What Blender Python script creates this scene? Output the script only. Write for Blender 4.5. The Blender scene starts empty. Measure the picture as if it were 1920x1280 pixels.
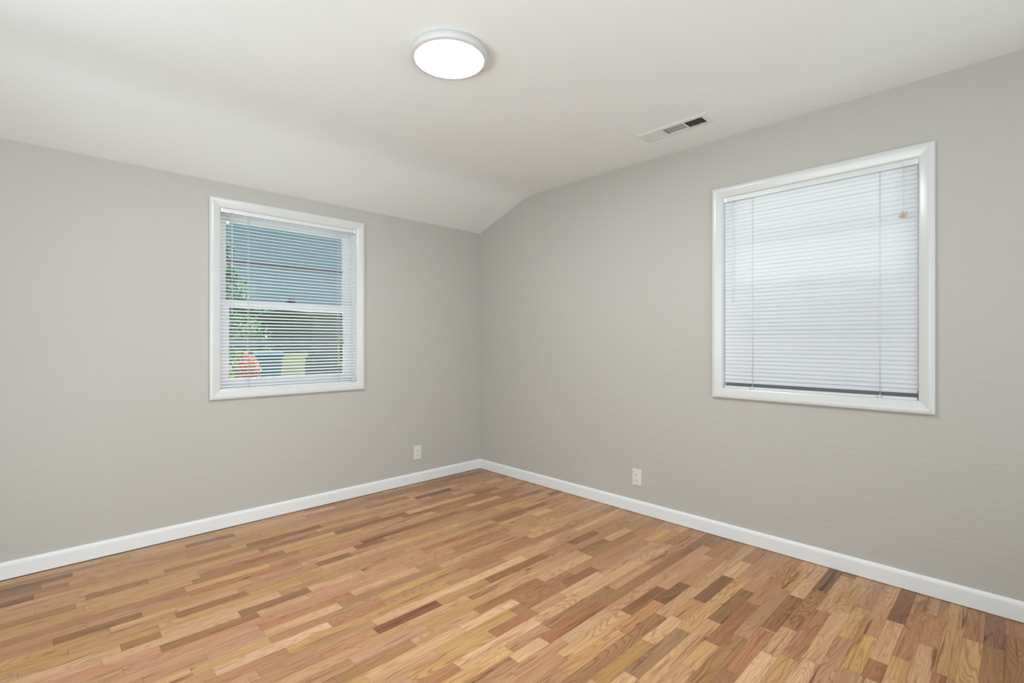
import bpy, bmesh, math, random
from mathutils import Vector, Matrix

random.seed(11)
S = bpy.context.scene
COL = S.collection
R = math.radians

# ------------------------------------------------------------------ camera, sky, sun, big lights, exposure
cam_d = bpy.data.cameras.new('camera')
cam = bpy.data.objects.new('camera', cam_d); COL.objects.link(cam); S.camera = cam
cam_d.sensor_width = 36.0
cam_d.lens = 922.3254 / 1920 * 36
cam_d.clip_start = 0.02; cam_d.clip_end = 200
cam.location = (-3.0081, -3.534, 1.19)
cam.rotation_euler = (R(90), 0, R(45.8891 - 90))

S.view_settings.view_transform = 'Standard'
S.view_settings.look = 'None'
S.view_settings.gamma = 1.0
S.view_settings.use_curve_mapping = False
S.view_settings.exposure = -0.27

w = bpy.data.worlds.new('sky'); S.world = w; w.use_nodes = True
wn = w.node_tree.nodes; wl = w.node_tree.links; wn.clear()
wo = wn.new('ShaderNodeOutputWorld'); wb = wn.new('ShaderNodeBackground')
wtc = wn.new('ShaderNodeTexCoord'); wsx = wn.new('ShaderNodeSeparateXYZ'); wr = wn.new('ShaderNodeValToRGB')
wl.new(wtc.outputs['Generated'], wsx.inputs[0]); wl.new(wsx.outputs['Z'], wr.inputs[0])
e = wr.color_ramp.elements
e[0].position = 0.0; e[0].color = (0.22, 0.35, 0.41, 1)
e[1].position = 0.6; e[1].color = (0.15, 0.27, 0.36, 1)
wl.new(wr.outputs[0], wb.inputs[0]); wb.inputs[1].default_value = 1.25
wl.new(wb.outputs[0], wo.inputs[0])

def light(name, kind, loc, rot, energy, color, **kw):
    d = bpy.data.lights.new(name, kind); d.energy = energy; d.color = color
    for k, v in kw.items(): setattr(d, k, v)
    o = bpy.data.objects.new(name, d); COL.objects.link(o)
    o.location = loc; o.rotation_euler = rot
    return o
def aim(o, target):
    o.rotation_euler = (Vector(target) - o.location).to_track_quat('-Z', 'Y').to_euler()

sun = light('sun', 'SUN', (6, 6, 10), (0, 0, 0), 21.0, (0.97, 0.985, 1.0), angle=R(0.5))
aim(sun, (6 - 0.21, 6 - 0.82, 10 - 1.16))
# added fill lamps standing for daylight through an unseen doorway and side opening
patch_light = light('patch_fill', 'AREA', (-2.79, -6.0, 0.95), (0, 0, 0), 12, (0.855, 0.965, 1.0),
                   shape='RECTANGLE', size=0.14, size_y=1.2)
aim(patch_light, (-2.79, 0, 0.95))  # narrow lamp added to make the lighter patch on the left wall
door_fill = light('doorway_fill', 'AREA', (-3.22, -4.85, 1.05), (0, 0, 0), 54, (0.855, 0.965, 1.0),
                   shape='RECTANGLE', size=0.9, size_y=1.8)
aim(door_fill, (-1.0, 0, 1.2))
side_light = light('side_fill', 'AREA', (-4.25, -2.3, 1.40), (0, 0, 0), 38, (0.855, 0.965, 1.0),
                   shape='RECTANGLE', size=2.0, size_y=1.5)
aim(side_light, (0, -0.4, 1.0))
# added upward fill lamp outside that opening, lifting the ceiling
side_up_light = light('side_upward_fill', 'AREA', (-6.6, -2.1, -0.35), (0, 0, 0), 140, (0.855, 0.965, 1.0),
                     shape='RECTANGLE', size=3.0, size_y=1.6)
aim(side_up_light, (-0.9, -2.1, 2.43))
# more added fill lamps, at the unseen opening in the back wall
back_light = light('back_fill', 'AREA', (-1.12, -4.75, 1.4), (0, 0, 0), 19, (0.855, 0.965, 1.0),
                   shape='RECTANGLE', size=1.3, size_y=1.4)
aim(back_light, (-1.1, 0, 1.2))
back_up_light = light('back_upward_fill', 'AREA', (-1.1, -7.0, -0.35), (0, 0, 0), 24, (0.855, 0.965, 1.0),
                    shape='RECTANGLE', size=2.4, size_y=1.6)
aim(back_up_light, (-1.0, -1.2, 2.43))

# ------------------------------------------------------------------ helpers
class MB:
    """collects shapes; build() links them as ONE mesh object"""
    def __init__(s): s.v = []; s.f = []; s.sm = []; s.mi = []
    def add(s, vs, fs, smooth=False, mi=0):
        k = len(s.v); s.v += [tuple(p) for p in vs]
        for f in fs:
            s.f.append([i + k for i in f]); s.sm.append(smooth); s.mi.append(mi)
        return s
    def box(s, a, b, mi=0):
        x0, y0, z0 = a; x1, y1, z1 = b
        if x0 > x1: x0, x1 = x1, x0
        if y0 > y1: y0, y1 = y1, y0
        if z0 > z1: z0, z1 = z1, z0
        v = [(x0,y0,z0),(x1,y0,z0),(x1,y1,z0),(x0,y1,z0),(x0,y0,z1),(x1,y0,z1),(x1,y1,z1),(x0,y1,z1)]
        return s.add(v, [(0,3,2,1),(4,5,6,7),(0,1,5,4),(1,2,6,5),(2,3,7,6),(3,0,4,7)], mi=mi)
    def tube(s, pts, r, n=8, mi=0):
        pts = [Vector(p) for p in pts]
        vs = []; fs = []
        for i, p in enumerate(pts):
            d = (pts[min(i+1, len(pts)-1)] - pts[max(i-1, 0)]).normalized()
            u = d.orthogonal().normalized() if i == 0 else (u - d * u.dot(d)).normalized()
            t = d.cross(u); rr = r[i] if isinstance(r, (list, tuple)) else r
            vs += [p + (u * math.cos(2*math.pi*k/n) + t * math.sin(2*math.pi*k/n)) * rr for k in range(n)]
        for i in range(len(pts)-1):
            for k in range(n):
                fs.append((i*n+k, i*n+(k+1) % n, (i+1)*n+(k+1) % n, (i+1)*n+k))
        fs.append(tuple(range(n))[::-1]); fs.append(tuple((len(pts)-1)*n + k for k in range(n)))
        return s.add(vs, fs, True, mi)
    def lathe(s, prof, c=(0,0,0), n=64, mi=0, smooth=True):
        vs = []; fs = []
        for r, z in prof:
            vs += [(c[0]+r*math.cos(2*math.pi*k/n), c[1]+r*math.sin(2*math.pi*k/n), c[2]+z) for k in range(n)]
        for i in range(len(prof)-1):
            for k in range(n):
                fs.append((i*n+k, i*n+(k+1) % n, (i+1)*n+(k+1) % n, (i+1)*n+k))
        return s.add(vs, fs, smooth, mi)
    def prism(s, outline, lo, hi, axis, mi=0, smooth=False):
        """outline of (a, b) extruded along axis 0/1/2 from lo to hi"""
        def P(a, b, c): return {0: (c, a, b), 1: (a, c, b), 2: (a, b, c)}[axis]
        n = len(outline)
        vs = [P(a, b, lo) for a, b in outline] + [P(a, b, hi) for a, b in outline]
        s.add(vs, [(i, (i+1) % n, n+(i+1) % n, n+i) for i in range(n)], smooth, mi)
        s.add(vs, [tuple(range(n))[::-1], tuple(range(n, 2*n))], False, mi)
        return s
    def frame_sweep(s, u0, u1, z0, z1, prof, mi=0):
        """mitred picture frame; prof = (inset from the outer edge, n) pairs"""
        n = len(prof); vs = []
        for cu, cz, su, sz in ((u0,z0,1,1),(u1,z0,-1,1),(u1,z1,-1,-1),(u0,z1,1,-1)):
            vs += [(cu + su*d, h, cz + sz*d) for d, h in prof]
        for q in range(4):
            p = (q+1) % 4
            k = len(s.v)
            s.v += [vs[q*n+i] for i in range(n)] + [vs[p*n+i] for i in range(n)]
            for i in range(n-1):
                s.f.append([k+i, k+n+i, k+n+i+1, k+i+1]); s.sm.append(True); s.mi.append(mi)
        return s
    def build(s, name, mats, parent=None, loc=None, bevel=0.0, fix=True):
        me = bpy.data.meshes.new(name); me.from_pydata(s.v, [], s.f)
        if not isinstance(mats, (list, tuple)): mats = [mats]
        for m in mats: me.materials.append(m)
        for p, sm, mi in zip(me.polygons, s.sm, s.mi): p.use_smooth = sm; p.material_index = mi
        if fix:
            bm = bmesh.new(); bm.from_mesh(me); bmesh.ops.recalc_face_normals(bm, faces=bm.faces); bm.to_mesh(me); bm.free()
        o = bpy.data.objects.new(name, me); COL.objects.link(o)
        if parent: o.parent = parent
        if loc: o.location = loc
        if bevel:
            b = o.modifiers.new('bevel', 'BEVEL'); b.width = bevel; b.segments = 2; b.limit_method = 'ANGLE'
        return o
def empty(name, loc, rz=0.0):
    o = bpy.data.objects.new(name, None); COL.objects.link(o); o.location = loc; o.rotation_euler = (0, 0, rz)
    o.empty_display_size = 0.1
    return o
def tag(o, label=None, cat=None, group=None, kind=None):
    if label: o['label'] = label
    if cat: o['category'] = cat
    if group: o['group'] = group
    if kind: o['kind'] = kind
    return o
def lin(c):
    f = lambda v: (v/255/12.92) if v/255 <= 0.04045 else ((v/255+0.055)/1.055)**2.4
    return (f(c[0]), f(c[1]), f(c[2]), 1.0)

# ------------------------------------------------------------------ materials
def mat(name, color, rough=0.5, metal=0.0, spec=0.5, bump=None, emit=None, transl=0.0):
    m = bpy.data.materials.new(name); m.use_nodes = True
    N = m.node_tree.nodes; L = m.node_tree.links
    b = N['Principled BSDF']
    b.inputs['Base Color'].default_value = color
    b.inputs['Roughness'].default_value = rough
    b.inputs['Metallic'].default_value = metal
    b.inputs['Specular IOR Level'].default_value = spec
    if emit:
        b.inputs['Emission Color'].default_value = emit[0]; b.inputs['Emission Strength'].default_value = emit[1]
    if bump:
        sc, st, dist, stretch, var = bump
        tc = N.new('ShaderNodeTexCoord'); mp = N.new('ShaderNodeMapping'); nz = N.new('ShaderNodeTexNoise')
        mp.inputs['Scale'].default_value = stretch
        nz.inputs['Scale'].default_value = sc; nz.inputs['Detail'].default_value = 5
        nz.inputs['Distortion'].default_value = 0.6
        bp = N.new('ShaderNodeBump'); bp.inputs['Strength'].default_value = st; bp.inputs['Distance'].default_value = dist
        L.new(tc.outputs['Object'], mp.inputs[0]); L.new(mp.outputs[0], nz.inputs[0])
        L.new(nz.outputs[0], bp.inputs['Height']); L.new(bp.outputs[0], b.inputs['Normal'])
        if var:
            mx = N.new('ShaderNodeMix'); mx.data_type = 'RGBA'
            mx.inputs[6].default_value = tuple(c*(1-var) for c in color[:3]) + (1,)
            mx.inputs[7].default_value = tuple(min(1, c*(1+var)) for c in color[:3]) + (1,)
            n2 = N.new('ShaderNodeTexNoise'); n2.inputs['Scale'].default_value = 1.3
            L.new(tc.outputs['Object'], n2.inputs[0]); L.new(n2.outputs[0], mx.inputs[0]); L.new(mx.outputs[2], b.inputs['Base Color'])
    if transl:
        t = N.new('ShaderNodeBsdfTranslucent'); t.inputs[0].default_value = color
        mx = N.new('ShaderNodeMixShader'); mx.inputs[0].default_value = transl
        L.new(b.outputs[0], mx.inputs[1]); L.new(t.outputs[0], mx.inputs[2]); L.new(mx.outputs[0], N['Material Output'].inputs[0])
    return m

M = {}
M['wall'] = mat('greige_wall_paint', (0.505, 0.479, 0.443, 1), 0.62, spec=0.3, bump=(9, 0.35, 0.004, (1, 1, 3.2), 0.015))
M['ceiling'] = mat('ceiling_paint', (0.835, 0.845, 0.84, 1), 0.7, spec=0.25, bump=(11, 0.35, 0.004, (1.0, 2.4, 1), 0.01))
M['trim'] = mat('white_gloss_paint', (0.665, 0.66, 0.65, 1), 0.22, spec=0.5, bump=(6, 0.12, 0.003, (1, 1, 1), 0))
M['base'] = mat('white_baseboard_paint', (0.81, 0.805, 0.81, 1), 0.35, spec=0.4, bump=(14, 0.1, 0.002, (1, 1, 1), 0))
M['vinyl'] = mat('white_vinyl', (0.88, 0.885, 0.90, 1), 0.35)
M['slat'] = mat('white_slat', (0.89, 0.90, 0.93, 1), 0.38, transl=0.38)
M['rail'] = mat('white_blind_rail', (0.70, 0.71, 0.71, 1), 0.35)
M['cord'] = mat('white_cord', (0.80, 0.79, 0.75, 1), 0.7, transl=0.3)
M['tassel'] = mat('aged_tassel_plastic', lin((196, 180, 145)), 0.45)
M['button'] = mat('clear_rail_button', lin((205, 202, 190)), 0.4)
M['wand'] = mat('clear_wand_plastic', (0.85, 0.87, 0.88, 1), 0.15)
_n = M['wand'].node_tree.nodes; _l = M['wand'].node_tree.links
_t = _n.new('ShaderNodeBsdfTransparent'); _m = _n.new('ShaderNodeMixShader'); _m.inputs[0].default_value = 0.6
_l.new(_n['Principled BSDF'].outputs[0], _m.inputs[1]); _l.new(_t.outputs[0], _m.inputs[2]); _l.new(_m.outputs[0], _n['Material Output'].inputs[0])
M['bar'] = mat('grey_window_bar', lin((150, 148, 166)), 0.5)
M['strip'] = mat('dark_grey_strip', lin((128, 130, 134)), 0.6)
M['lock'] = mat('dark_sash_lock', lin((70, 70, 78)), 0.4)
M['plate'] = mat('outlet_plastic', (0.72, 0.71, 0.67, 1), 0.35)
M['slot'] = mat('outlet_slot', (0.10, 0.095, 0.09, 1), 0.6)
M['screw'] = mat('painted_screw', (0.55, 0.55, 0.52, 1), 0.35)
M['vent'] = mat('white_vent_enamel', (0.74, 0.74, 0.72, 1), 0.35)
M['duct'] = mat('dark_duct', (0.02, 0.02, 0.02, 1), 0.8)
M['fixture'] = mat('white_fixture', (0.60, 0.59, 0.58, 1), 0.4)
M['led'] = mat('led_diffuser', (0.9, 0.9, 0.9, 1), 0.4, emit=((0.90, 0.97, 1.0, 1), 175.0))

g = bpy.data.materials.new('window_glass'); g.use_nodes = True
N = g.node_tree.nodes; L = g.node_tree.links; N.clear()
o_ = N.new('ShaderNodeOutputMaterial'); t_ = N.new('ShaderNodeBsdfTransparent'); gl = N.new('ShaderNodeBsdfGlossy')
fr = N.new('ShaderNodeFresnel'); mx = N.new('ShaderNodeMixShader')
t_.inputs[0].default_value = (0.93, 0.96, 0.95, 1); gl.inputs['Roughness'].default_value = 0.02; fr.inputs[0].default_value = 1.3
L.new(fr.outputs[0], mx.inputs[0]); L.new(t_.outputs[0], mx.inputs[1]); L.new(gl.outputs[0], mx.inputs[2]); L.new(mx.outputs[0], o_.inputs[0])
M['glass'] = g
g = bpy.data.materials.new('insect_mesh'); g.use_nodes = True
N = g.node_tree.nodes; L = g.node_tree.links; N.clear()
o_ = N.new('ShaderNodeOutputMaterial'); t_ = N.new('ShaderNodeBsdfTransparent'); gl = N.new('ShaderNodeBsdfDiffuse'); mx = N.new('ShaderNodeMixShader')
gl.inputs[0].default_value = (0.08, 0.08, 0.09, 1); mx.inputs[0].default_value = 0.5
L.new(t_.outputs[0], mx.inputs[1]); L.new(gl.outputs[0], mx.inputs[2]); L.new(mx.outputs[0], o_.inputs[0])
M['screen'] = g

# oak strip floor: board colour and seed come from mesh attributes, grain from noise in board space
def wood():
    m = bpy.data.materials.new('oak_strip_floor'); m.use_nodes = True
    N = m.node_tree.nodes; L = m.node_tree.links; b = N['Principled BSDF']
    def nd(t, **kw):
        n = N.new(t)
        for k, v in kw.items(): setattr(n, k, v)
        return n
    col = nd('ShaderNodeAttribute', attribute_name='board_color')
    seed = nd('ShaderNodeAttribute', attribute_name='board_seed')
    tc = nd('ShaderNodeTexCoord'); off = nd('ShaderNodeVectorMath', operation='ADD')
    sp = nd('ShaderNodeSeparateXYZ')
    L.new(seed.outputs['Color'], sp.inputs[0])
    sc = nd('ShaderNodeVectorMath', operation='SCALE'); sc.inputs['Scale'].default_value = 60.0
    L.new(seed.outputs['Color'], sc.inputs[0])
    L.new(tc.outputs['Object'], off.inputs[0]); L.new(sc.outputs[0], off.inputs[1])
    def mapped(s):
        mp = nd('ShaderNodeMapping'); mp.inputs['Scale'].default_value = s; L.new(off.outputs[0], mp.inputs[0]); return mp
    def noise(s, scale, detail=3, dist=0.0):
        n = nd('ShaderNodeTexNoise'); n.inputs['Scale'].default_value = scale; n.inputs['Detail'].default_value = detail
        n.inputs['Distortion'].default_value = dist; L.new(mapped(s).outputs[0], n.inputs[0]); return n
    def ramp(src, a, b_, ca=(0,0,0,1), cb=(1,1,1,1)):
        r = nd('ShaderNodeValToRGB'); r.color_ramp.elements[0].position = a; r.color_ramp.elements[1].position = b_
        r.color_ramp.elements[0].color = ca; r.color_ramp.elements[1].color = cb; L.new(src, r.inputs[0]); return r
    def mix(kind, fac, a, bb):
        x = nd('ShaderNodeMix', data_type='RGBA', blend_type=kind)
        for i, v in ((0, fac), (6, a), (7, bb)):
            if isinstance(v, (int, float)): x.inputs[i].default_value = v
            elif isinstance(v, tuple): x.inputs[i].default_value = v
            else: L.new(v, x.inputs[i])
        return x.outputs[2]
    def math_(op, a, bb):
        x = nd('ShaderNodeMath', operation=op)
        for i, v in ((0, a), (1, bb)):
            if isinstance(v, (int, float)): x.inputs[i].default_value = v
            else: L.new(v, x.inputs[i])
        return x.outputs[0]
    # cathedral figure: contour lines of a smooth stretched noise
    fig = noise((1.7, 14.0, 1.0), 1.0, 1.5, 0.3)
    rings = math_('SINE', math_('MULTIPLY', fig.outputs[0], 115.0), 0.0)
    rr = ramp(rings, 0.15, 1.0)
    amt = math_('MULTIPLY', rr.outputs[0], math_('ADD', math_('MULTIPLY', sp.outputs[1], 0.52), 0.18))
    c = mix('MULTIPLY', amt, col.outputs['Color'], (0.60, 0.46, 0.38, 1))
    # fine pores along the grain
    pores = noise((5.0, 260.0, 1.0), 1.0, 3)
    c = mix('MULTIPLY', 0.5, c, ramp(pores.outputs[0], 0.36, 0.62, (0.70, 0.60, 0.52, 1), (1.08, 1.06, 1.04, 1)).outputs[0])
    # broad tone drift inside a board: pinkish to yellowish
    drift = noise((1.5, 14.0, 1.0), 1.0, 2)
    c = mix('MULTIPLY', 0.8, c, ramp(drift.outputs[0], 0.3, 0.72, (0.86, 0.80, 0.74, 1), (1.10, 1.12, 1.10, 1)).outputs[0])
    # dark mineral streaks on some boards
    st = noise((2.2, 38.0, 1.0), 1.0, 4, 0.8)
    sm = math_('MULTIPLY', ramp(st.outputs[0], 0.57, 0.70).outputs[0], math_('ADD', math_("MULTIPLY", sp.outputs[2], 1.0), 0.25))
    c = mix('MULTIPLY', sm, c, (0.42, 0.27, 0.22, 1))
    # small knots
    vo = nd('ShaderNodeTexVoronoi'); vo.inputs['Scale'].default_value = 1.0
    L.new(mapped((2.4, 6.0, 1.0)).outputs[0], vo.inputs[0])
    kn = ramp(vo.outputs['Distance'], 0.03, 0.085, (1,1,1,1), (0,0,0,1))
    c = mix('MULTIPLY', math_('MULTIPLY', kn.outputs[0], 0.8), c, (0.30, 0.19, 0.14, 1))
    L.new(c, b.inputs['Base Color'])
    rn = noise((3, 3, 1), 2.0, 2)
    L.new(math_('ADD', math_('MULTIPLY', rn.outputs[0], 0.12), 0.34), b.inputs['Roughness'])
    b.inputs['Specular IOR Level'].default_value = 0.42
    bp = nd('ShaderNodeBump'); bp.inputs['Strength'].default_value = 0.12; bp.inputs['Distance'].default_value = 0.001
    L.new(pores.outputs[0], bp.inputs['Height']); L.new(bp.outputs[0], b.inputs['Normal'])
    return m
M['wood'] = wood()
M['gap'] = mat('dark_subfloor', (0.16, 0.09, 0.05, 1), 0.8)  # brown subfloor colour seen in the joints between boards

# ------------------------------------------------------------------ room dimensions (metres; corner of the two seen walls at the origin)
XW, YW = -3.95, -4.45          # side and back walls behind the camera
ZL, ZC, YB = 2.2043, 2.4286, -0.6263   # low wall height, flat ceiling height, crease
T = 0.15
W1 = dict(o=(-2.2266, -1.1814, 0.8214, 2.1028), i=(-2.163, -1.2425, 0.8735, 2.0465))
W2 = dict(o=(2.2157, 3.2632, 0.8481, 2.1226), i=(2.2785, 3.2035, 0.9035, 2.0650))

# ---- floor
PAL = [((205,162,122),16),((196,152,112),14),((186,140,104),12),((190,140,112),8),((178,134,98),9),((170,124,88),8),
       ((200,156,102),8),((188,146,92),6),((160,116,80),6),((182,128,90),6),((150,106,70),4),((136,94,62),3),((210,170,132),6),((172,116,82),4)]
PB = [c for c, n in PAL for _ in range(n)]
ANCH = [(-1.664, 0), (-2.42, 13), (-3.021, 23), (-3.316, 28)]
def edge_y(k):
    if k <= 0: return -1.664 - k*0.0588
    for (y0, k0), (y1, k1) in zip(ANCH, ANCH[1:]):
        if k <= k1: return y0 + (y1-y0)*(k-k0)/(k1-k0)
    return -3.316 - (k-28)*0.0594
KEY = [
(-2.003, -1.687, -1.693,(115, 65, 40)),
(-2.162, -1.835, -1.816,(185, 135, 112)),
(-2.249, -1.935, -1.867,(160, 120, 80)),
(-1.902, -1.497, -1.994,(190, 150, 92)),
(-2.063, -1.896, -2.093,(165, 108, 75)),
(-1.551, -1.403, -1.559,(176, 136, 92)),
(-2.103, -1.888, -1.742,(192, 145, 108)),
(-1.859, -1.417, -1.434,(188, 150, 95)),
(-1.393, -0.984, -1.681,(125, 85, 50)),
(-1.86, -1.422, -1.152,(185, 135, 105)),
(-0.742, -0.489, -1.717,(125, 85, 60)),
(-0.794, -0.347, -1.845,(150, 112, 70)),
(-0.522, -0.077, -0.113,(125, 85, 62)),
(-0.823, -0.31, -1.109,(150, 100, 65)),
(-0.546, -0.301, -0.575,(140, 98, 65)),
(-0.937, -0.595, -0.337,(125, 82, 55)),
(-0.299, 0.322, -1.799,(178, 140, 92)),
(-1.274, -0.838, -1.149,(165, 120, 75)),
(-0.383, 0.096, -1.216,(190, 150, 105)),
(-1.611, -1.195, -1.861,(150, 105, 65)),
(-1.576, -1.147, -2.335,(208, 164, 115)),
(-1.284, -0.96, -2.389,(180, 124, 80)),
(-1.147, -0.834, -2.32,(130, 85, 50)),
(-0.942, -0.716, -2.377,(112, 74, 44)),
(-1.138, -0.898, -1.986,(122, 76, 55)),
(-1.479, -1.09, -2.561,(150, 115, 86)),
(-1.6, -1.264, -2.511,(165, 125, 65)),
(-1.55, -1.164, -2.23,(152, 97, 62)),
(-1.778, -1.499, -2.248,(185, 135, 104)),
(-1.644, -1.281, -2.394,(195, 145, 95)),
(-1.474, -1.184, -2.103,(205, 160, 122)),
(-1.226, -0.924, -2.049,(210, 166, 128)),
(-0.82, -0.492, -2.488,(115, 75, 50)),
(-0.933, -0.564, -2.607,(128, 88, 54)),
(-1.079, -0.416, -2.561,(202, 158, 104)),
(-1.091, -0.669, -2.668,(150, 95, 65)),
(-0.83, -0.461, -2.832,(138, 94, 56)),
(-0.761, -0.334, -2.883,(152, 107, 64)),
(-0.312, -0.02, -2.885,(107, 72, 52)),
(-1.359, -0.965, -2.766,(152, 112, 66)),
(-1.206, -0.85, -2.84,(172, 112, 78)),
(-0.455, -0.11, -2.993,(202, 162, 106)),
(-0.063, 0.014, -2.901,(140, 90, 62)),
(-1.175, -0.97, -2.921,(196, 150, 96)),
(-0.387, -0.027, -3.18,(120, 80, 50)),
(-0.294, -0.003, -3.235,(184, 134, 84)),
(-0.837, -0.673, -3.253,(198, 154, 98)),
(-0.888, -0.583, -3.138,(195, 155, 85)),
(-0.896, -0.756, -3.196,(150, 95, 60)),
(-0.328, 0.01, -3.415,(165, 108, 68)),
(-0.502, -0.204, -3.297,(178, 124, 82)),
(-0.328, -0.02, -3.475,(120, 82, 56)),
(-2.769, -2.641, -1.116,(150, 107, 62)),
(-2.659, -2.309, -1.248,(152, 107, 65)),
(-3.099, -2.916, -0.987,(196, 152, 88)),
(-2.545, -2.117, -1.526,(218, 178, 148)),
(-2.367, -2.064, -1.151,(132, 92, 60)),
(-2.787, -2.557, -0.948,(205, 162, 118)),
(-2.076, -1.79, -1.179,(208, 165, 128)),
(-2.3, -2.092, -1.223,(205, 162, 122)),
(-2.486, -1.989, -0.817,(175, 112, 75)),
(-2.839, -2.605, -0.495,(150, 112, 68)),
(-2.382, -2.128, -0.146,(140, 98, 68)),
(-2.528, -2.25, -0.47,(160, 118, 80)),
(-2.057, -1.67, -0.549,(205, 165, 118)),
(-3.073, -2.988, -0.246,(135, 105, 78))
]
def make_floor():
    vs = []; fs = []; cols = []; seeds = []; mi = []
    x_lo, x_hi = XW, -0.006
    k = -28
    rng = random.Random(5)
    while edge_y(k) > YW + 0.02:
        ya, yb = min(edge_y(k), -0.006), max(edge_y(k+1), YW)
        if ya - yb < 0.006: k += 1; continue
        keys = sorted([q for q in KEY if ya >= q[2] > yb], key=lambda q: q[0])
        segs = []; x = x_lo - rng.random()*0.4
        def fill(a, b_):
            out = []; t = a
            while b_ - t > 1e-4:
                l = rng.choice((0.22, 0.28, 0.34, 0.4, 0.48, 0.6, 0.8)) * rng.uniform(0.85, 1.15)
                if b_ - (t + l) < 0.16: l = b_ - t
                out.append((t, t+l, None)); t += l
            return out
        for q in keys:
            a, b_ = q[0], min(q[1], x_hi)
            if a < x + 0.02: a = x
            if b_ - a < 0.05: continue
            if a > x: segs += fill(x, a)
            segs.append((a, b_, q[3])); x = b_
        segs += fill(x, x_hi + (0 if x > x_hi - 0.1 else rng.random()*0.3))
        for a, b_, c in segs:
            a = max(a, x_lo); b_ = min(b_, x_hi)
            if b_ - a < 0.01: continue
            if c is None:
                c = rng.choice(PB); j = rng.uniform(0.93, 1.06); c = tuple(min(235, v*j) for v in c)
            gx, gy = 0.0004, 0.0003
            i = len(vs)
            vs += [(a+gx, yb+gy, 0), (b_-gx, yb+gy, 0), (b_-gx, ya-gy, 0), (a+gx, ya-gy, 0)]
            fs.append((i, i+1, i+2, i+3)); mi.append(0)
            c = tuple(v*0.70 + m*0.30 for v, m in zip(c, (200, 160, 124)))
            cols.append(lin(c)); seeds.append((rng.random(), rng.random(), rng.random()**2.0, 1))
        k += 1
    i = len(vs)
    X0, X1, Y0, Y1 = XW - T, T, YW - T, T
    vs += [(X0,Y0,-0.0015),(X1,Y0,-0.0015),(X1,Y1,-0.0015),(X0,Y1,-0.0015),(X0,Y0,-0.12),(X1,Y0,-0.12),(X1,Y1,-0.12),(X0,Y1,-0.12)]
    for f in ((0,1,2,3),(7,6,5,4),(0,4,5,1),(1,5,6,2),(2,6,7,3),(3,7,4,0)):
        fs.append(tuple(i+j for j in f)); mi.append(1); cols.append((0.1,0.05,0.03,1)); seeds.append((0,0,0,1))
    me = bpy.data.meshes.new('floor'); me.from_pydata(vs, [], fs)
    me.materials.append(M['wood']); me.materials.append(M['gap'])
    ca = me.attributes.new('board_color', 'FLOAT_COLOR', 'CORNER'); sa = me.attributes.new('board_seed', 'FLOAT_COLOR', 'CORNER')
    for p in me.polygons:
        p.material_index = mi[p.index]
        for li in p.loop_indices:
            ca.data[li].color = cols[p.index]; sa.data[li].color = seeds[p.index]
    o = bpy.data.objects.new('floor', me); COL.objects.link(o)
    tag(o, kind='structure'); return o
make_floor()

# ---- ceiling: low slope beside the left wall, soft crease, then flat; a hole where the vent sits
VENT = (-0.382, -0.292, -2.325, -1.962)   # x0, x1, y0, y1 of the opening
def ceil_profile():
    sl = (ZC - ZL) / YB
    P = [(T, ZL + sl*T), (0, ZL)]
    p0 = Vector((-0.52, ZL + sl*-0.52)); p1 = Vector((YB, ZC)); p2 = Vector((-0.80, ZC))
    for i in range(13):
        t = i/12; q = p0*(1-t)**2 + p1*2*t*(1-t) + p2*t*t; P.append((q.x, q.y))
    return P
CP = ceil_profile()
c = MB(); X0, X1 = XW - T, T
vs = []
for y, z in CP: vs += [(X0, y, z), (X1, y, z)]
c.add(vs, [(2*i, 2*i+1, 2*i+3, 2*i+2) for i in range(len(CP)-1)], True)
ye = YW - T
def flat(x0, x1, y0, y1): c.add([(x0,y0,ZC),(x1,y0,ZC),(x1,y1,ZC),(x0,y1,ZC)], [(0,1,2,3)], True)
vx0, vx1, vy0, vy1 = VENT
flat(X0, X1, vy1, -0.80); flat(X0, vx0, vy0, vy1); flat(vx1, X1, vy0, vy1); flat(X0, X1, ye, vy0)
zt = 2.64
c.add([(X0,ye,zt),(X1,ye,zt),(X1,T,zt),(X0,T,zt)], [(0,1,2,3)])
for (ax, ay), (bx, by) in (((X0,ye),(X1,ye)), ((X0,T),(X1,T))):
    za = ZC if ay == ye else CP[0][1]
    c.add([(ax,ay,za),(bx,by,za),(bx,by,zt),(ax,ay,zt)], [(0,1,2,3)])
for X in (X0, X1):
    pl = [(X, y, z) for y, z in CP] + [(X, ye, ZC), (X, ye, zt), (X, T, zt)]
    c.add(pl, [tuple(range(len(pl)))])
tag(c.build('ceiling', M['ceiling'], fix=False), kind='structure')

# ---- walls
def pier(b, lo, hi, z0, z1, axis, n0, n1):
    if axis == 'x': b.box((lo, n0, z0), (hi, n1, z1))
    else: b.box((n0, lo, z0), (n1, hi, z1))
def holed(b, lo, hi, z1, hole, axis, n0, n1, z0=0.0):
    a, c_, za, zb = hole
    pier(b, lo, a, z0, z1, axis, n0, n1); pier(b, c_, hi, z0, z1, axis, n0, n1)
    if za > z0 + 1e-4: pier(b, a, c_, z0, za, axis, n0, n1)
    pier(b, a, c_, zb, z1, axis, n0, n1)
def grow(h, d): return (h[0]-d, h[1]+d, h[2]-d, h[3]+d)
b = MB(); holed(b, XW, 0.0, ZL - 0.0, grow(W1['i'], 0.012), 'x', 0, T)
b.box((0, 0, 0), (T, T, ZL-0.05))
tag(b.build('wall_left', M['wall']), kind='structure')
b = MB(); i2 = grow(W2['i'], 0.012)
holed(b, YW, -0.80, ZC, (-i2[1], -i2[0], i2[2], i2[3]), 'y', 0, T)
b.prism([(-0.80, 0.0), (0.0, 0.0), (0.0, ZL)] + CP[2:], 0.0, T, 0)
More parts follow.
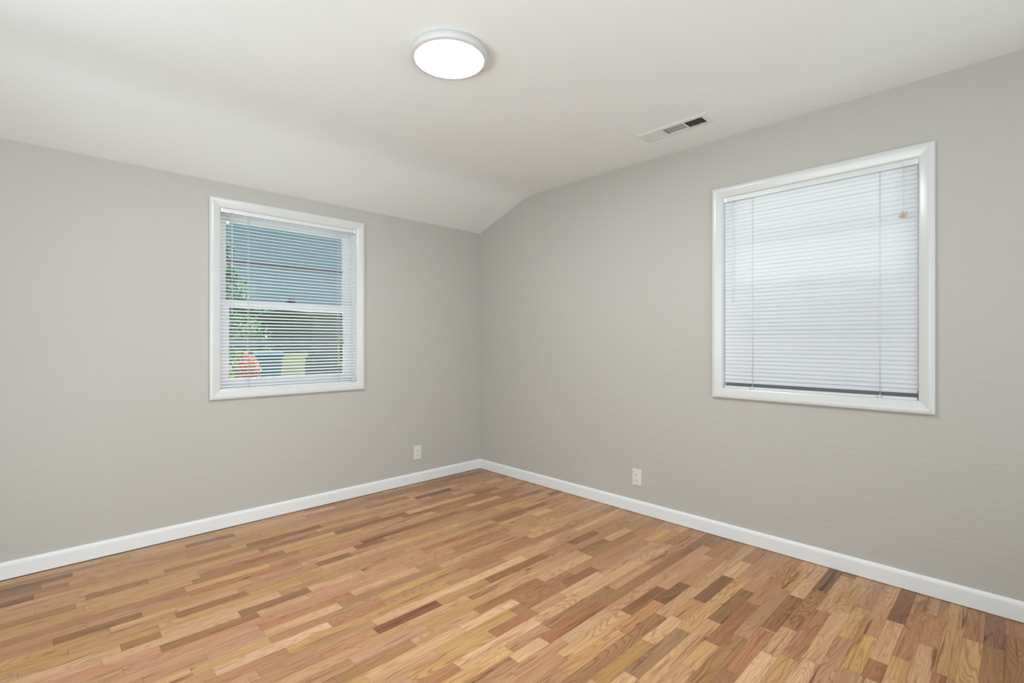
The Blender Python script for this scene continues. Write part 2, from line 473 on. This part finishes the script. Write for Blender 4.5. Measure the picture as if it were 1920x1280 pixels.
tag(b.build('wall_right', M['wall']), kind='structure')
b = MB(); holed(b, XW - T, -2.2, ZC, (-3.70, -2.74, 0.0, 2.05), 'x', YW - T, YW); holed(b, -2.2, T, ZC, (-1.80, -0.45, 0.65, 2.10), 'x', YW - T, YW)  # unseen doorway and window openings, added to let the fill lamps in
tag(b.build('wall_back', M['wall']), kind='structure')
b = MB(); holed(b, YW, -0.80, ZC, (-3.20, -1.05, 0.65, 2.10), 'y', XW - T, XW)  # unseen side opening, added for the fill lamps outside it
b.prism([(-0.80, 0.0), (0.0, 0.0), (0.0, ZL)] + CP[2:], XW - T, XW, 0)
tag(b.build('wall_side', M['wall']), kind='structure')

# ---- baseboards, with an eased top edge
BP = [(0.0, 0.0025), (0.0140, 0.0025), (0.0145, 0.068), (0.0135, 0.076), (0.0105, 0.083), (0.006, 0.0875), (0.0, 0.0885)]
def baseboard(name, axis, lo, hi, sgn, at):
    b = MB(); out = [(at + sgn*d, z) for d, z in BP]
    b.prism(out, lo, hi, 0 if axis == 'x' else 1)
    o = b.build(name, M['base']); tag(o, kind='structure')
    m = o.modifiers.new('bevel', 'BEVEL'); m.width = 0.001; m.segments = 1; m.limit_method = 'ANGLE'
baseboard('baseboard_left', 'x', XW, -0.001, -1, 0.0)
baseboard('baseboard_right', 'y', YW, -0.0145, -1, 0.0)
baseboard('baseboard_side', 'y', YW, -0.0145, 1, XW)
b = MB()
for lo, hi in ((XW + 0.0145, -3.75), (-2.69, -0.0145)): b.prism([(YW + d, z) for d, z in BP], lo, hi, 0)
tag(b.build('baseboard_back', M['base']), kind='structure')
# simple casing round the added doorway and side opening, unseen behind the camera
b = MB()
for x0, x1 in ((-3.76, -3.70), (-2.74, -2.68)): b.box((x0, YW, 0.003), (x1, YW + 0.016, 2.05))
b.box((-3.76, YW, 2.05), (-2.68, YW + 0.016, 2.11))
tag(b.build('trim_1', M['trim'], bevel=0.003), kind='structure')
b = MB()
b.box((XW, -3.26, 0.59), (XW + 0.016, -3.20, 2.16)); b.box((XW, -1.05, 0.59), (XW + 0.016, -0.99, 2.16))
b.box((XW, -3.20, 0.59), (XW + 0.016, -1.05, 0.65)); b.box((XW, -3.20, 2.10), (XW + 0.016, -1.05, 2.16))
tag(b.build('trim_2', M['trim'], bevel=0.003), kind='structure')

b = MB()  # casing round the added opening in the back wall
b.box((-1.86, YW, 0.59), (-1.80, YW + 0.016, 2.16)); b.box((-0.45, YW, 0.59), (-0.39, YW + 0.016, 2.16))
b.box((-1.80, YW, 0.59), (-0.45, YW + 0.016, 0.65)); b.box((-1.80, YW, 2.10), (-0.45, YW + 0.016, 2.16))
tag(b.build('trim_3', M['trim'], bevel=0.003), kind='structure')

# ------------------------------------------------------------------ double-hung windows (local: u along the wall, +y outward, z up)
CASE = [(0.0, 0.0), (0.0, -0.0150), (0.0018, -0.0180), (0.005, -0.0192), (0.016, -0.0196), (0.022, -0.0190), (0.030, -0.0172),
        (0.042, -0.0140), (0.052, -0.0112), (0.058, -0.0092), (0.0605, -0.0075), (0.0615, -0.0045), (0.0615, 0.004)]
def make_window(name, W, rz, screen=False):
    if rz == 0: root = empty(name, (0.5*(W['o'][0]+W['o'][1]), 0, W['o'][2]))
    else: root = empty(name, (0, -0.5*(W['o'][0]+W['o'][1]), W['o'][2]), rz)
    cu = 0.5*(W['o'][0]+W['o'][1]); zb = W['o'][2]
    o = (W['o'][0]-cu, W['o'][1]-cu, 0.0, W['o'][3]-zb)
    i = (W['i'][0]-cu, W['i'][1]-cu, W['i'][2]-zb, W['i'][3]-zb)
    tag(root, kind='structure')
    b = MB(); b.frame_sweep(o[0], o[1], o[2], o[3], CASE)
    cs = b.build('window_casing', M['trim'], root)
    # jamb liner with the stops
    D = 0.150; t = 0.010
    b = MB()
    b.box((i[0]-t, 0.0, i[2]-t), (i[0], D, i[3]+t)); b.box((i[1], 0.0, i[2]-t), (i[1]+t, D, i[3]+t))
    b.box((i[0], 0.0, i[2]-t), (i[1], D, i[2])); b.box((i[0], 0.0, i[3]), (i[1], D, i[3]+t))
    s = 0.012
    for n0, n1 in ((0.050, 0.058), (0.102, 0.106)):
        b.box((i[0], n0, i[2]), (i[0]+s, n1, i[3])); b.box((i[1]-s, n0, i[2]), (i[1], n1, i[3]))
    b.build('window_jamb', M['vinyl'], root)
    zm = i[2] + (i[3]-i[2])*0.502
    def sash(nm, z0, z1, n0, n1, stile, top, bot):
        f = MB(); f.box((i[0]+0.004, n0, z0), (i[0]+stile, n1, z1)); f.box((i[1]-stile, n0, z0), (i[1]-0.004, n1, z1))
        f.box((i[0]+stile, n0, z0), (i[1]-stile, n1, z0+bot)); f.box((i[0]+stile, n0, z1-top), (i[1]-stile, n1, z1))
        fo = f.build(nm, M['vinyl'], root, bevel=0.0025)
        nm_ = 0.5*(n0+n1)
        p = MB(); p.box((i[0]+stile-0.004, nm_-0.0015, z0+bot-0.004), (i[1]-stile+0.004, nm_+0.0015, z1-top+0.004))
        p.build('glass_pane', M['glass'], fo)
        zc = 0.5*(z0+bot+z1-top)
        m = MB(); m.box((i[0]+stile, nm_+0.003, zc-0.017), (i[1]-stile, nm_+0.012, zc+0.017)); m.build('muntin', M['bar'], fo)
        return fo
    up = sash('upper_sash', zm-0.038+0.0, i[3]-0.002, 0.106, 0.134, 0.058, 0.062, 0.076-0.038)
    lo = sash('lower_sash', i[2]+0.002, zm+0.002, 0.062, 0.098, 0.066, 0.044, 0.072)
    k = MB(); k.box((-0.028, 0.060, zm+0.002), (0.028, 0.098, zm+0.010)); k.lathe([(0.0, 0.022), (0.012, 0.022), (0.014, 0.008), (0.014, 0.0)], (0.0, 0.080, zm+0.008), 16)
    k.box((-0.004, 0.050, zm+0.014), (0.030, 0.078, zm+0.024))
    k.build('sash_lock', M['lock'], lo)
    # sill plate outside
    k = MB(); k.prism([(0.150, i[2]-0.012), (0.21, i[2]-0.03), (0.21, i[2]-0.05), (0.150, i[2]-0.05)], o[0], o[1], 0); k.build('outer_sill', M['vinyl'], root)
    if screen:
        k = MB(); k.box((i[0]+0.002, 0.044, i[2]), (i[1]-0.002, 0.0495, i[2]+0.052)); k.build('gap_strip', M['strip'], root)  # grey strip behind the gap under the lowest slat
        k = MB(); k.box((i[0]+0.02, 0.140, i[2]+0.02), (i[1]-0.02, 0.1415, zm)); k.build('insect_screen', M['screen'], root)
    return root
make_window('window_1', W1, 0.0)
make_window('window_2', W2, R(-90), screen=True)

# ------------------------------------------------------------------ mini blinds
def make_blind(W, rz, theta, z_first, z_last, z_rail, cords, wand, pull, label, half_gap):
    cu = 0.5*(W['i'][0]+W['i'][1]); zb = W['i'][2]
    u0, u1 = W['i'][0]-cu, W['i'][1]-cu; zt = W['i'][3] - zb
    loc = (cu, 0, zb) if rz == 0 else (0, -cu, zb)
    root = empty('window_blind', loc, rz)
    tag(root, label, 'blind', 'mini blinds hanging in the windows')
    n0 = 0.002
    h = MB()
    h.prism([(n0, zt-0.002), (n0+0.026, zt-0.002), (n0+0.026, zt-0.026), (n0+0.0235, zt-0.026), (n0+0.0235, zt-0.004), (n0+0.0012, zt-0.004), (n0+0.0012, zt-0.0275), (n0, zt-0.0275)], u0+0.004, u1-0.004, 0)
    hd = h.build('headrail', M['rail'], root)
    h = MB(); h.box((u0+0.006, n0-0.0016, zt-0.0305), (u1-0.006, n0+0.0012, zt-0.0268)); h.build('headrail_light_line', M['vinyl'], hd, bevel=0.0006)  # paler strip painting in the bright line of light under the headrail
    for s in (-1, 1):
        e_ = MB(); ue = u0+0.002 if s < 0 else u1-0.002
        e_.box((ue, n0-0.001, zt-0.030), (ue - s*0.014, n0+0.028, zt-0.001)); e_.build('end_bracket', M['vinyl'], root, bevel=0.001)
    # slats
    P = 0.0222; Wd = 0.0250; crown = 0.0034
    sl = MB(); nc = n0 + 0.0135
    z_first -= zb; z_last -= zb; z_rail -= zb
    n = int(round((z_first - z_last)/P)); pz = (z_first - z_last)/n
    rng = random.Random(3)
    for k in range(n+1):
        z = z_first - k*pz; th = theta + R(rng.uniform(-1.2, 1.2)) - (R(6) if (k >= n-1 and theta > 1.0) else 0)
        sag = rng.uniform(-0.0004, 0.0004)
        pts = []
        for q in range(7):
            t = q/6 - 0.5; a = t*Wd; hgt = crown*(1 - (2*t)**2)
            # inner (room side, t<0) edge is the low one
            pts.append((nc + a*math.cos(th) - hgt*math.sin(th), z + a*math.sin(th) + hgt*math.cos(th)))
        vs = []
        nx = 9
        for j in range(nx):
            u = u0 + half_gap + (u1-u0-2*half_gap)*j/(nx-1)
            vs += [(u, a, b_ + sag*math.sin(math.pi*j/(nx-1))) for a, b_ in pts]
        sl.add(vs, [(j*7+q, (j+1)*7+q, (j+1)*7+q+1, j*7+q+1) for j in range(nx-1) for q in range(6)], True)
    sl.build('slats', M['slat'], root, fix=False)
    r_ = MB(); r_.prism([(n0+0.001, z_rail-0.0055), (n0+0.003, z_rail-0.0075), (n0+0.024, z_rail-0.0075), (n0+0.026, z_rail-0.0055), (n0+0.026, z_rail+0.003), (n0+0.022, z_rail+0.006), (n0+0.005, z_rail+0.006), (n0+0.001, z_rail+0.003)], u0+half_gap, u1-half_gap, 0)
    br = r_.build('bottom_rail', M['rail'], root)
    for cx in cords:
        cx -= cu
        for nn in (nc - 0.5*Wd*math.cos(theta) - 0.0022, nc + 0.5*Wd*math.cos(theta) + 0.0022):
            q = MB(); q.tube([(cx, nn, zt-0.026), (cx, nn, z_rail+0.003)], 0.0012, 6); q.build('ladder_cord', M['cord'], root)
        q = MB(); q.lathe([(0.0, -0.0035), (0.006, -0.0035), (0.0085, 0.0), (0.006, 0.004), (0.0, 0.004)], (0, 0, 0), 16)
        bt = q.build('rail_button', M['button'], br); bt.scale = (1.4 if theta > 1 else 1.0,)*3; bt.location = (cx, n0 - 0.001, z_rail - 0.001); bt.rotation_euler = (R(90), 0, 0)
        q = MB(); q.box((cx-0.006, n0-0.0004, zt-0.0275), (cx+0.006, n0+0.006, zt-0.0225)); q.build('cord_guide', M['rail'], hd)
    if wand:
        wu, wz = wand[0]-cu, wand[1]-zb
        q = MB(); q.tube([(wu, -0.003, zt-0.030), (wu, -0.0035, wz)], 0.0026, 6)
        q.tube([(wu, -0.003, zt-0.024), (wu, -0.003, zt-0.036)], 0.0035, 8)
        wo_ = q.build('tilt_wand', M['wand'], root)
        q = MB(); q.tube([(wu, -0.0035, wz), (wu, -0.0036, wz-0.012)], [0.0026, 0.0042], 8); q.build('wand_tip', M['wand'], wo_)
    if pull:
        pu, pz_, big = pull[0]-cu, pull[1]-zb, pull[2]
        q = MB()
        for s in (-1, 1):
            q.tube([(pu+s*0.002, -0.001, zt-0.024), (pu+s*0.003, -0.0045, 0.5*(zt+pz_)), (pu+s*0.001, -0.0055, pz_+0.03), (pu, -0.006, pz_+0.012)], 0.0008, 6)
        pc = q.build('pull_cord', M['cord'], root)
        q = MB()
        for s in (-1, 1):
            q.lathe([(0.0015, 0.016), (0.003, 0.015), (0.0045, 0.008), (0.0060, 0.0), (0.0068, -0.010), (0.0052, -0.014), (0.0, -0.0145)], (s*0.0052*big, 0, s*0.002), 16)
        ts = q.build('tassel', M['tassel'] if big > 1 else M['button'], pc); ts.location = (pu, -0.0095, pz_); ts.rotation_euler = (0, R(22), 0)
    return root
make_blind(W1, 0.0, R(23), 2.009, 0.902, 0.8835, (-1.996, -1.378), (-2.097, 1.385), (-1.273, 0.902, 1.0),
           'white mini blind with open slats, hanging in the smaller window left of the room corner', 0.004)
make_blind(W2, R(-90), R(71), 2.0245, 0.954, 0.9165, (2.446, 3.051), (2.336, 1.447), (3.145, 1.800, 1.15),
           'white mini blind with closed slats and a tan cord tassel, in the right wall window', 0.007)

# ------------------------------------------------------------------ outlets
def make_outlet(loc, rz, label):
    root = empty('wall_outlet', loc, rz); tag(root, label, 'outlet', 'duplex outlets low on the walls')
    p = MB(); w2, h2 = 0.0350, 0.0575
    outer = [(-w2, -h2), (w2, -h2), (w2, h2), (-w2, h2)]
    vs = [(a, 0, b_) for a, b_ in outer] + [(a*0.985, -0.0045, b_*0.99) for a, b_ in outer] + [(a*0.90, -0.0062, b_*0.935) for a, b_ in outer]
    fs = [(k, (k+1) % 4, 4+(k+1) % 4, 4+k) for k in range(4)] + [(4+k, 4+(k+1) % 4, 8+(k+1) % 4, 8+k) for k in range(4)] + [(8, 9, 10, 11)]
    p.add(vs, fs); p.build('cover_plate', M['plate'], root)
    for s in (-1, 1):
        r_ = MB(); out = []
        for k in range(32):
            a = 2*math.pi*k/32; out.append((max(-0.0168, min(0.0168, 0.0175*math.cos(a))), s*0.0195 + max(-0.0130, min(0.0130, 0.0175*math.sin(a)))))
        r_.prism(out, -0.0080, -0.0055, 1)
        rc = r_.build('receptacle', M['plate'], root, bevel=0.0004)
        zc = s*0.0195
        for dx, hh in ((-0.0064, 0.0082), (0.0064, 0.0068)):
            q = MB(); q.box((dx-0.0013, -0.0082, zc+0.0035-hh/2), (dx+0.0013, -0.0070, zc+0.0035+hh/2)); q.build('blade_slot', M['slot'], rc)
        q = MB(); o2 = [(0.0026*math.cos(math.pi*k/8), zc-0.0070+0.0026*math.sin(math.pi*k/8)) for k in range(9)] + [(-0.0026, zc-0.0098), (0.0026, zc-0.0098)]
        q.prism(o2, -0.0082, -0.0070, 1); q.build('ground_hole', M['slot'], rc)
    q = MB(); q.lathe([(0.0, 0.0014), (0.0022, 0.0011), (0.0032, 0.0), (0.0032, -0.002)], (0, 0, 0), 16)
    sc = q.build('screw', M['screw'], root); sc.location = (0, -0.0062, 0); sc.rotation_euler = (R(90), 0, 0)
make_outlet((-0.694, 0, 0.255), 0.0, 'white duplex outlet above the baseboard of the left wall, nearer the corner')
make_outlet((0, -1.681, 0.245), R(-90), 'white duplex outlet above the baseboard of the right wall, left of the larger window')

# ------------------------------------------------------------------ ceiling light
L0 = (-1.731, -1.831, ZC)
root = empty('ceiling_light', L0); tag(root, 'round white flush ceiling light with a glowing disc, near the top of the picture', 'ceiling light')
b = MB(); b.lathe([(0.0, 0.0), (0.160, 0.0), (0.162, -0.001), (0.1655, -0.014), (0.1660, -0.022), (0.1645, -0.0285), (0.1600, -0.0318), (0.1520, -0.0332), (0.1460, -0.0333), (0.1452, -0.029), (0.0, -0.029)], n=96)
b.build('frame', M['fixture'], root)
b = MB(); b.lathe([(0.1450, -0.0312), (0.140, -0.0318), (0.11, -0.0322), (0.06, -0.0325), (0.0, -0.0326)], n=96)
b.build('diffuser', M['led'], root)

# ------------------------------------------------------------------ ceiling vent (three-way register)
VX0, VX1, VY0, VY1 = -0.410, -0.262, -2.352, -1.930
root = empty('ceiling_vent', (0.5*(VX0+VX1), 0.5*(VY0+VY1), ZC))
tag(root, 'white metal register on the ceiling above the right wall, one louvre bank dark', 'vent')
ox, oy = 0.5*(VX0+VX1), 0.5*(VY0+VY1)
b = MB()
def ring(z, d): return [(VX0+d-ox, VY0+d-oy, z), (VX1-d-ox, VY0+d-oy, z), (VX1-d-ox, VY1-d-oy, z), (VX0+d-ox, VY1-d-oy, z)]
hx0, hx1 = VENT[0]-ox, VENT[1]-ox
vs = ring(0.0, 0.0) + ring(-0.004, 0.004) + ring(-0.0075, 0.018)
b.add(vs, [(k, (k+1) % 4, 4+(k+1) % 4, 4+k) for k in range(4)] + [(4+k, 4+(k+1) % 4, 8+(k+1) % 4, 8+k) for k in range(4)])
banks = [(-1.975, -2.075), (-2.088, -2.205), (-2.218, -2.318)]
fx0, fx1, fy0, fy1 = VX0+0.018-ox, VX1-0.018-ox, VY0+0.018-oy, VY1-0.018-oy
zf = -0.0075
def q4(x0, x1, y0, y1): b.add([(x0,y0,zf),(x1,y0,zf),(x1,y1,zf),(x0,y1,zf)], [(0,1,2,3)])
q4(fx0, hx0, fy0, fy1); q4(hx1, fx1, fy0, fy1)
ys = [fy1] + [v for bk in banks for v in (bk[0]-oy, bk[1]-oy)] + [fy0]
for k in range(0, len(ys), 2): q4(hx0, hx1, ys[k+1], ys[k])
b.build('face_plate', M['vent'], root, fix=False)
d = MB(); zz0, zz1 = 0.0, 0.085
x0, x1, y0, y1 = VENT[0]-ox, VENT[1]-ox, VENT[2]-oy, VENT[3]-oy
P8 = [(x0,y0,0.001),(x1,y0,0.001),(x1,y1,0.001),(x0,y1,0.001),(x0,y0,zz1),(x1,y0,zz1),(x1,y1,zz1),(x0,y1,zz1)]
d.add(P8, [(0,1,5,4),(1,2,6,5),(2,3,7,6),(3,0,4,7),(4,5,6,7)]); d.build('duct', M['duct'], root)
d = MB(); d.add([(x0,y0,zf),(x1,y0,zf),(x1,y1,zf),(x0,y1,zf),(x0,y0,0.001),(x1,y0,0.001),(x1,y1,0.001),(x0,y1,0.001)], [(0,1,5,4),(1,2,6,5),(2,3,7,6),(3,0,4,7)]); d.build('collar', M['vent'], root, fix=False)
for bi, (ya, yb) in enumerate(banks):
    l = MB()
    if bi == 1:
        for k in range(7):
            x = hx0 + (hx1-hx0)*(k+0.5)/7; a = R(14)
            dx, dz = 0.008*math.cos(a), 0.008*math.sin(a)
            l.add([(x-dx, ya-oy, zf-dz+0.0045), (x+dx, ya-oy, zf+dz+0.0045), (x+dx, yb-oy, zf+dz+0.0045), (x-dx, yb-oy, zf-dz+0.0045)], [(0,1,2,3)])
    else:
        s = -1 if bi == 0 else 1
        for k in range(9):
            y = ya-oy + (yb-ya)*(k+0.5)/9; a = R(30 if bi == 0 else 45); hw = 0.0066 if bi == 0 else 0.0050
            dy, dz = hw*math.cos(a), hw*math.sin(a)*s
            l.add([(hx0, y-dy, zf-dz+0.0045), (hx1, y-dy, zf-dz+0.0045), (hx1, y+dy, zf+dz+0.0045), (hx0, y+dy, zf+dz+0.0045)], [(0,1,2,3)])
    lo_ = l.build('louver_bank', M['vent'], root, fix=False)
    m = lo_.modifiers.new('solid', 'SOLIDIFY'); m.thickness = 0.0008
for yy in (VY1-0.011, VY0+0.011):
    q = MB(); q.lathe([(0.0, -0.0025), (0.003, -0.002), (0.0042, 0.0)], (0, 0, 0), 12)
    so = q.build('screw', M['screw'], root); so.location = (0, yy-oy, -0.0045)

# ------------------------------------------------------------------ outside, seen between the slats of the left blind
GZ = -0.55
M['lawn'] = mat('lawn', lin((82, 104, 58)), 0.95, bump=(3, 0.5, 0.05, (1, 1, 1), 0.15))
M['drive'] = mat('concrete', lin((190, 187, 178)), 0.85, bump=(6, 0.4, 0.01, (1, 1, 1), 0.05))
b = MB(); b.box((-30, 4.2, GZ-0.1), (40, 60, GZ)); b.build('ground_lawn', M['lawn'])['kind'] = 'structure'
b = MB(); b.box((-30, 0.2, GZ-0.1), (0.4, 4.2, GZ+0.02)); b.box((0.4, -14, GZ-0.1), (14, 4.2, GZ+0.02)); b.build('ground_patio', M['drive'])['kind'] = 'structure'

def leafy(b, c, rad, n, size, rng, mi=0):
    for _ in range(n):
        while True:
            p = Vector((rng.uniform(-1,1), rng.uniform(-1,1), rng.uniform(-1,1)))
            if 0.25 < p.length < 1: break
        p = Vector((c[0]+p.x*rad[0], c[1]+p.y*rad[1], c[2]+p.z*rad[2]))
        u = Vector((rng.gauss(0,1), rng.gauss(0,1), rng.gauss(0,0.6))).normalized(); v = u.orthogonal().normalized(); v.rotate(Matrix.Rotation(rng.uniform(0,6.28), 3, u))
        s = size*rng.uniform(0.7, 1.3)
        b.add([p-u*s, p+v*s*0.45, p+u*s, p-v*s*0.45], [(0,1,2,3)], mi=mi)
M['leaf'] = mat('green_leaf', lin((92, 128, 84)), 0.6, transl=0.35)
M['leaf2'] = mat('yellow_green_leaf', lin((132, 148, 80)), 0.6, transl=0.35)
M['flower'] = mat('orange_red_flower', lin((214, 112, 88)), 0.6, transl=0.3)
M['bark'] = mat('bark', lin((92, 78, 66)), 0.9)
rng = random.Random(8)
t = empty('tree', (2.15, 18.6, GZ)); tag(t, 'tall green tree outside, at the left edge of the left window', 'tree')
b = MB()
for c_, r_ in (((0,0,3.6),(1.2,1.2,1.4)), ((-0.5,0.2,5.2),(1.2,1.1,1.5)), ((-0.9,0,2.9),(1.2,1,1.0)), ((-1.0,0,6.6),(1.0,1.0,1.1))): leafy(b, c_, r_, 1500, 0.10, rng)
b.build('foliage', M['leaf'], t, fix=False)
b = MB(); b.tube([(0,0,0), (0.05,0,1.6), (-0.1,0,3.2), (-0.5,0.1,5.4)], [0.17, 0.14, 0.10, 0.04], 10); b.tube([(-0.02,0,2.4), (0.5,0,3.4)], [0.07, 0.03], 8); b.tube([(-0.02,0,2.2), (-0.8,0,3.2)], [0.07, 0.03], 8); b.build('trunk', M['bark'], t)
t = empty('hedge', (-4.0, 21.5, GZ)); tag(t, 'long green hedge far outside, beyond the shrub and the garage', 'hedge')
b = MB()
for k in range(9000):
    x = rng.uniform(-10.5, 10.5); top = 3.05 + 0.22*math.sin(x*1.7) + 0.15*math.sin(x*4.1+1)
    if rng.random() < 0.25: p = Vector((x, rng.uniform(-0.65, 0.65), top + rng.gauss(0, 0.08)))
    else: p = Vector((x, -0.68 + rng.gauss(0, 0.09), rng.uniform(0.0, top)))
    u = Vector((rng.gauss(0,1), rng.gauss(0,1), rng.gauss(0,0.6))).normalized(); v = u.orthogonal().normalized(); q_ = 0.11*rng.uniform(0.7,1.3)
    b.add([p-u*q_, p+v*q_*0.5, p+u*q_, p-v*q_*0.5], [(0,1,2,3)])
b.build('foliage', M['leaf'], t, fix=False)
b = MB(); b.prism([(-10.4+0.4*k, 0.0) for k in (0, 52)] + [(10.4-0.4*k, 2.98 + 0.22*math.sin((10.4-0.4*k)*1.7) + 0.1*math.sin((10.4-0.4*k)*4.1+1)) for k in range(53)], -0.6, 0.6, 1); b.build('inner_growth', M['leaf'], t)
t = empty('shrub', (1.0, 10.9, GZ)); tag(t, 'bushy green shrub outside, behind the lower left pane of the left window', 'shrub')
b = MB()
for c_, r_ in (((0,0,1.6),(0.75,0.6,0.9)), ((-0.4,0,0.9),(0.6,0.5,0.8)), ((0.35,0.1,1.0),(0.5,0.5,0.85))): leafy(b, c_, r_, 1300, 0.055, rng)
b.build('foliage', M['leaf'], t, fix=False)
b = MB(); b.tube([(0,0,0), (0,0,1.4)], [0.06, 0.03], 8); b.tube([(0,0,0.3), (-0.35,0,1.0)], [0.03, 0.015], 6); b.tube([(0,0,0.3), (0.3,0,1.0)], [0.03, 0.015], 6); b.build('trunk', M['bark'], t)
t = empty('flowering_bush', (0.02, 7.6, GZ)); tag(t, 'bush with orange red flowers, low outside the left window', 'bush')
b = MB(); leafy(b, (0, 0, 0.75), (0.42, 0.35, 0.78), 1100, 0.04, rng, 0); b.build('foliage', M['leaf2'], t, fix=False)
b = MB(); leafy(b, (0.12, -0.1, 0.95), (0.24, 0.30, 0.55), 700, 0.045, rng, 0); b.build('blossom', M['flower'], t, fix=False)
b = MB(); b.tube([(0,0,0), (0,0,0.9)], [0.03, 0.015], 6); b.build('stem', M['bark'], t)

M['bin'] = mat('blue_green_plastic', lin((88, 132, 148)), 0.9, spec=0.1)
M['binlid'] = mat('dark_blue_green_plastic', lin((70, 104, 118)), 0.9, spec=0.1)
M['rubber'] = mat('black_rubber', (0.03, 0.03, 0.03, 1), 0.7)
t = empty('wheeled_bin', (0.72, 8.4, GZ)); tag(t, 'blue green wheeled bin outside, right of the orange flowers', 'bin')
b = MB()
lo_ = [(-0.22,-0.24),(0.22,-0.24),(0.22,0.24),(-0.22,0.24)]; hi_ = [(-0.30,-0.33),(0.30,-0.33),(0.30,0.33),(-0.30,0.33)]
b.add([(x,y,0.06) for x,y in lo_] + [(x,y,1.42) for x,y in hi_], [(3,2,1,0),(4,5,6,7)] + [(k,(k+1)%4,4+(k+1)%4,4+k) for k in range(4)])
b.box((-0.32,-0.35,1.38),(0.32,0.35,1.43)); b.build('body', M['bin'], t, bevel=0.02)
b = MB(); b.prism([(-0.36,1.432),(0.34,1.432),(0.34,1.47),(0.0,1.53),(-0.30,1.50),(-0.36,1.46)], -0.32, 0.32, 0); b.build('lid', M['binlid'], t, bevel=0.01)
for s in (-1, 1):
    b = MB(); b.prism([(0.26+0.10*math.cos(a*math.pi/10), 0.10+0.10*math.sin(a*math.pi/10)) for a in range(20)], s*0.24-0.025, s*0.24+0.025, 0); b.build('wheel', M['rubber'], t)

M['cream'] = mat('cream_painted_wood', lin((232, 214, 168)), 0.6)
t = empty('garden_box', (1.45, 9.0, GZ)); tag(t, 'cream painted garden box outside, in front of the grey garage', 'box')
b = MB(); b.box((-0.30,-0.3,0.06),(0.30,0.3,1.36))
for k in range(5): b.box((-0.31,-0.31,0.10+k*0.26),(0.31,-0.30,0.30+k*0.26))
b.build('body', M['cream'], t, bevel=0.006)
b = MB(); b.prism([(-0.36,1.362),(0.36,1.362),(0.36,1.40),(-0.36,1.46)], -0.36, 0.36, 0); b.build('lid', M['cream'], t, bevel=0.006)
for sx in (-1, 1):
    for sy in (-1, 1):
        b = MB(); b.box((sx*0.26-0.03, sy*0.26-0.03, 0), (sx*0.26+0.03, sy*0.26+0.03, 0.06)); b.build('foot', M['cream'], t)

M['siding'] = mat('grey_siding', lin((138, 142, 148)), 0.7)
M['roof'] = mat('brown_grey_roof', lin((118, 112, 100)), 0.85, bump=(20, 0.4, 0.01, (1, 1, 1), 0.1))
M['door'] = mat('slate_blue_door', lin((120, 134, 152)), 0.6)
M['dglass'] = mat('dark_pane', (0.05, 0.06, 0.07, 1), 0.1)
t = empty('garage', (6.6, 14.0, GZ)); tag(t, 'grey sided garage with a low roof outside the left window', 'garage')
b = MB()
Wg, Dg, Hg = 3.4, 2.2, 2.52
b.box((-Wg,-Dg,0),(Wg,Dg,Hg))
for k in range(16): b.prism([(-Dg-0.018, 0.02+k*0.15), (-Dg, 0.02+k*0.15), (-Dg, 0.17+k*0.15)], -Wg, Wg, 0)
for k in range(16): b.prism([(-Wg-0.018, 0.02+k*0.15), (-Wg, 0.02+k*0.15), (-Wg, 0.17+k*0.15)], -Dg, Dg, 1)
b.build('wall', M['siding'], t)
b = MB(); b.prism([(-Dg-0.3, Hg), (Dg+0.3, Hg), (Dg+0.3, Hg+0.12), (0, Hg+0.30), (-Dg-0.3, Hg+0.12)], -Wg-0.3, Wg+0.3, 0); b.build('roof', M['roof'], t)
b = MB(); b.box((-0.4,-Dg-0.05,0),(2.2,-Dg-0.019,2.2))
for k in range(4): b.box((-0.35,-Dg-0.06,0.06+k*0.54),(2.15,-Dg-0.05,0.50+k*0.54))
b.build('door', M['door'], t)
b = MB(); b.box((-2.6,-Dg-0.06,1.0),(-1.5,-Dg-0.019,1.9)); wf = b.build('window', M['cream'], t)
b = MB(); b.box((-2.54,-Dg-0.066,1.06),(-1.56,-Dg-0.060,1.84)); b.build('pane', M['dglass'], wf)
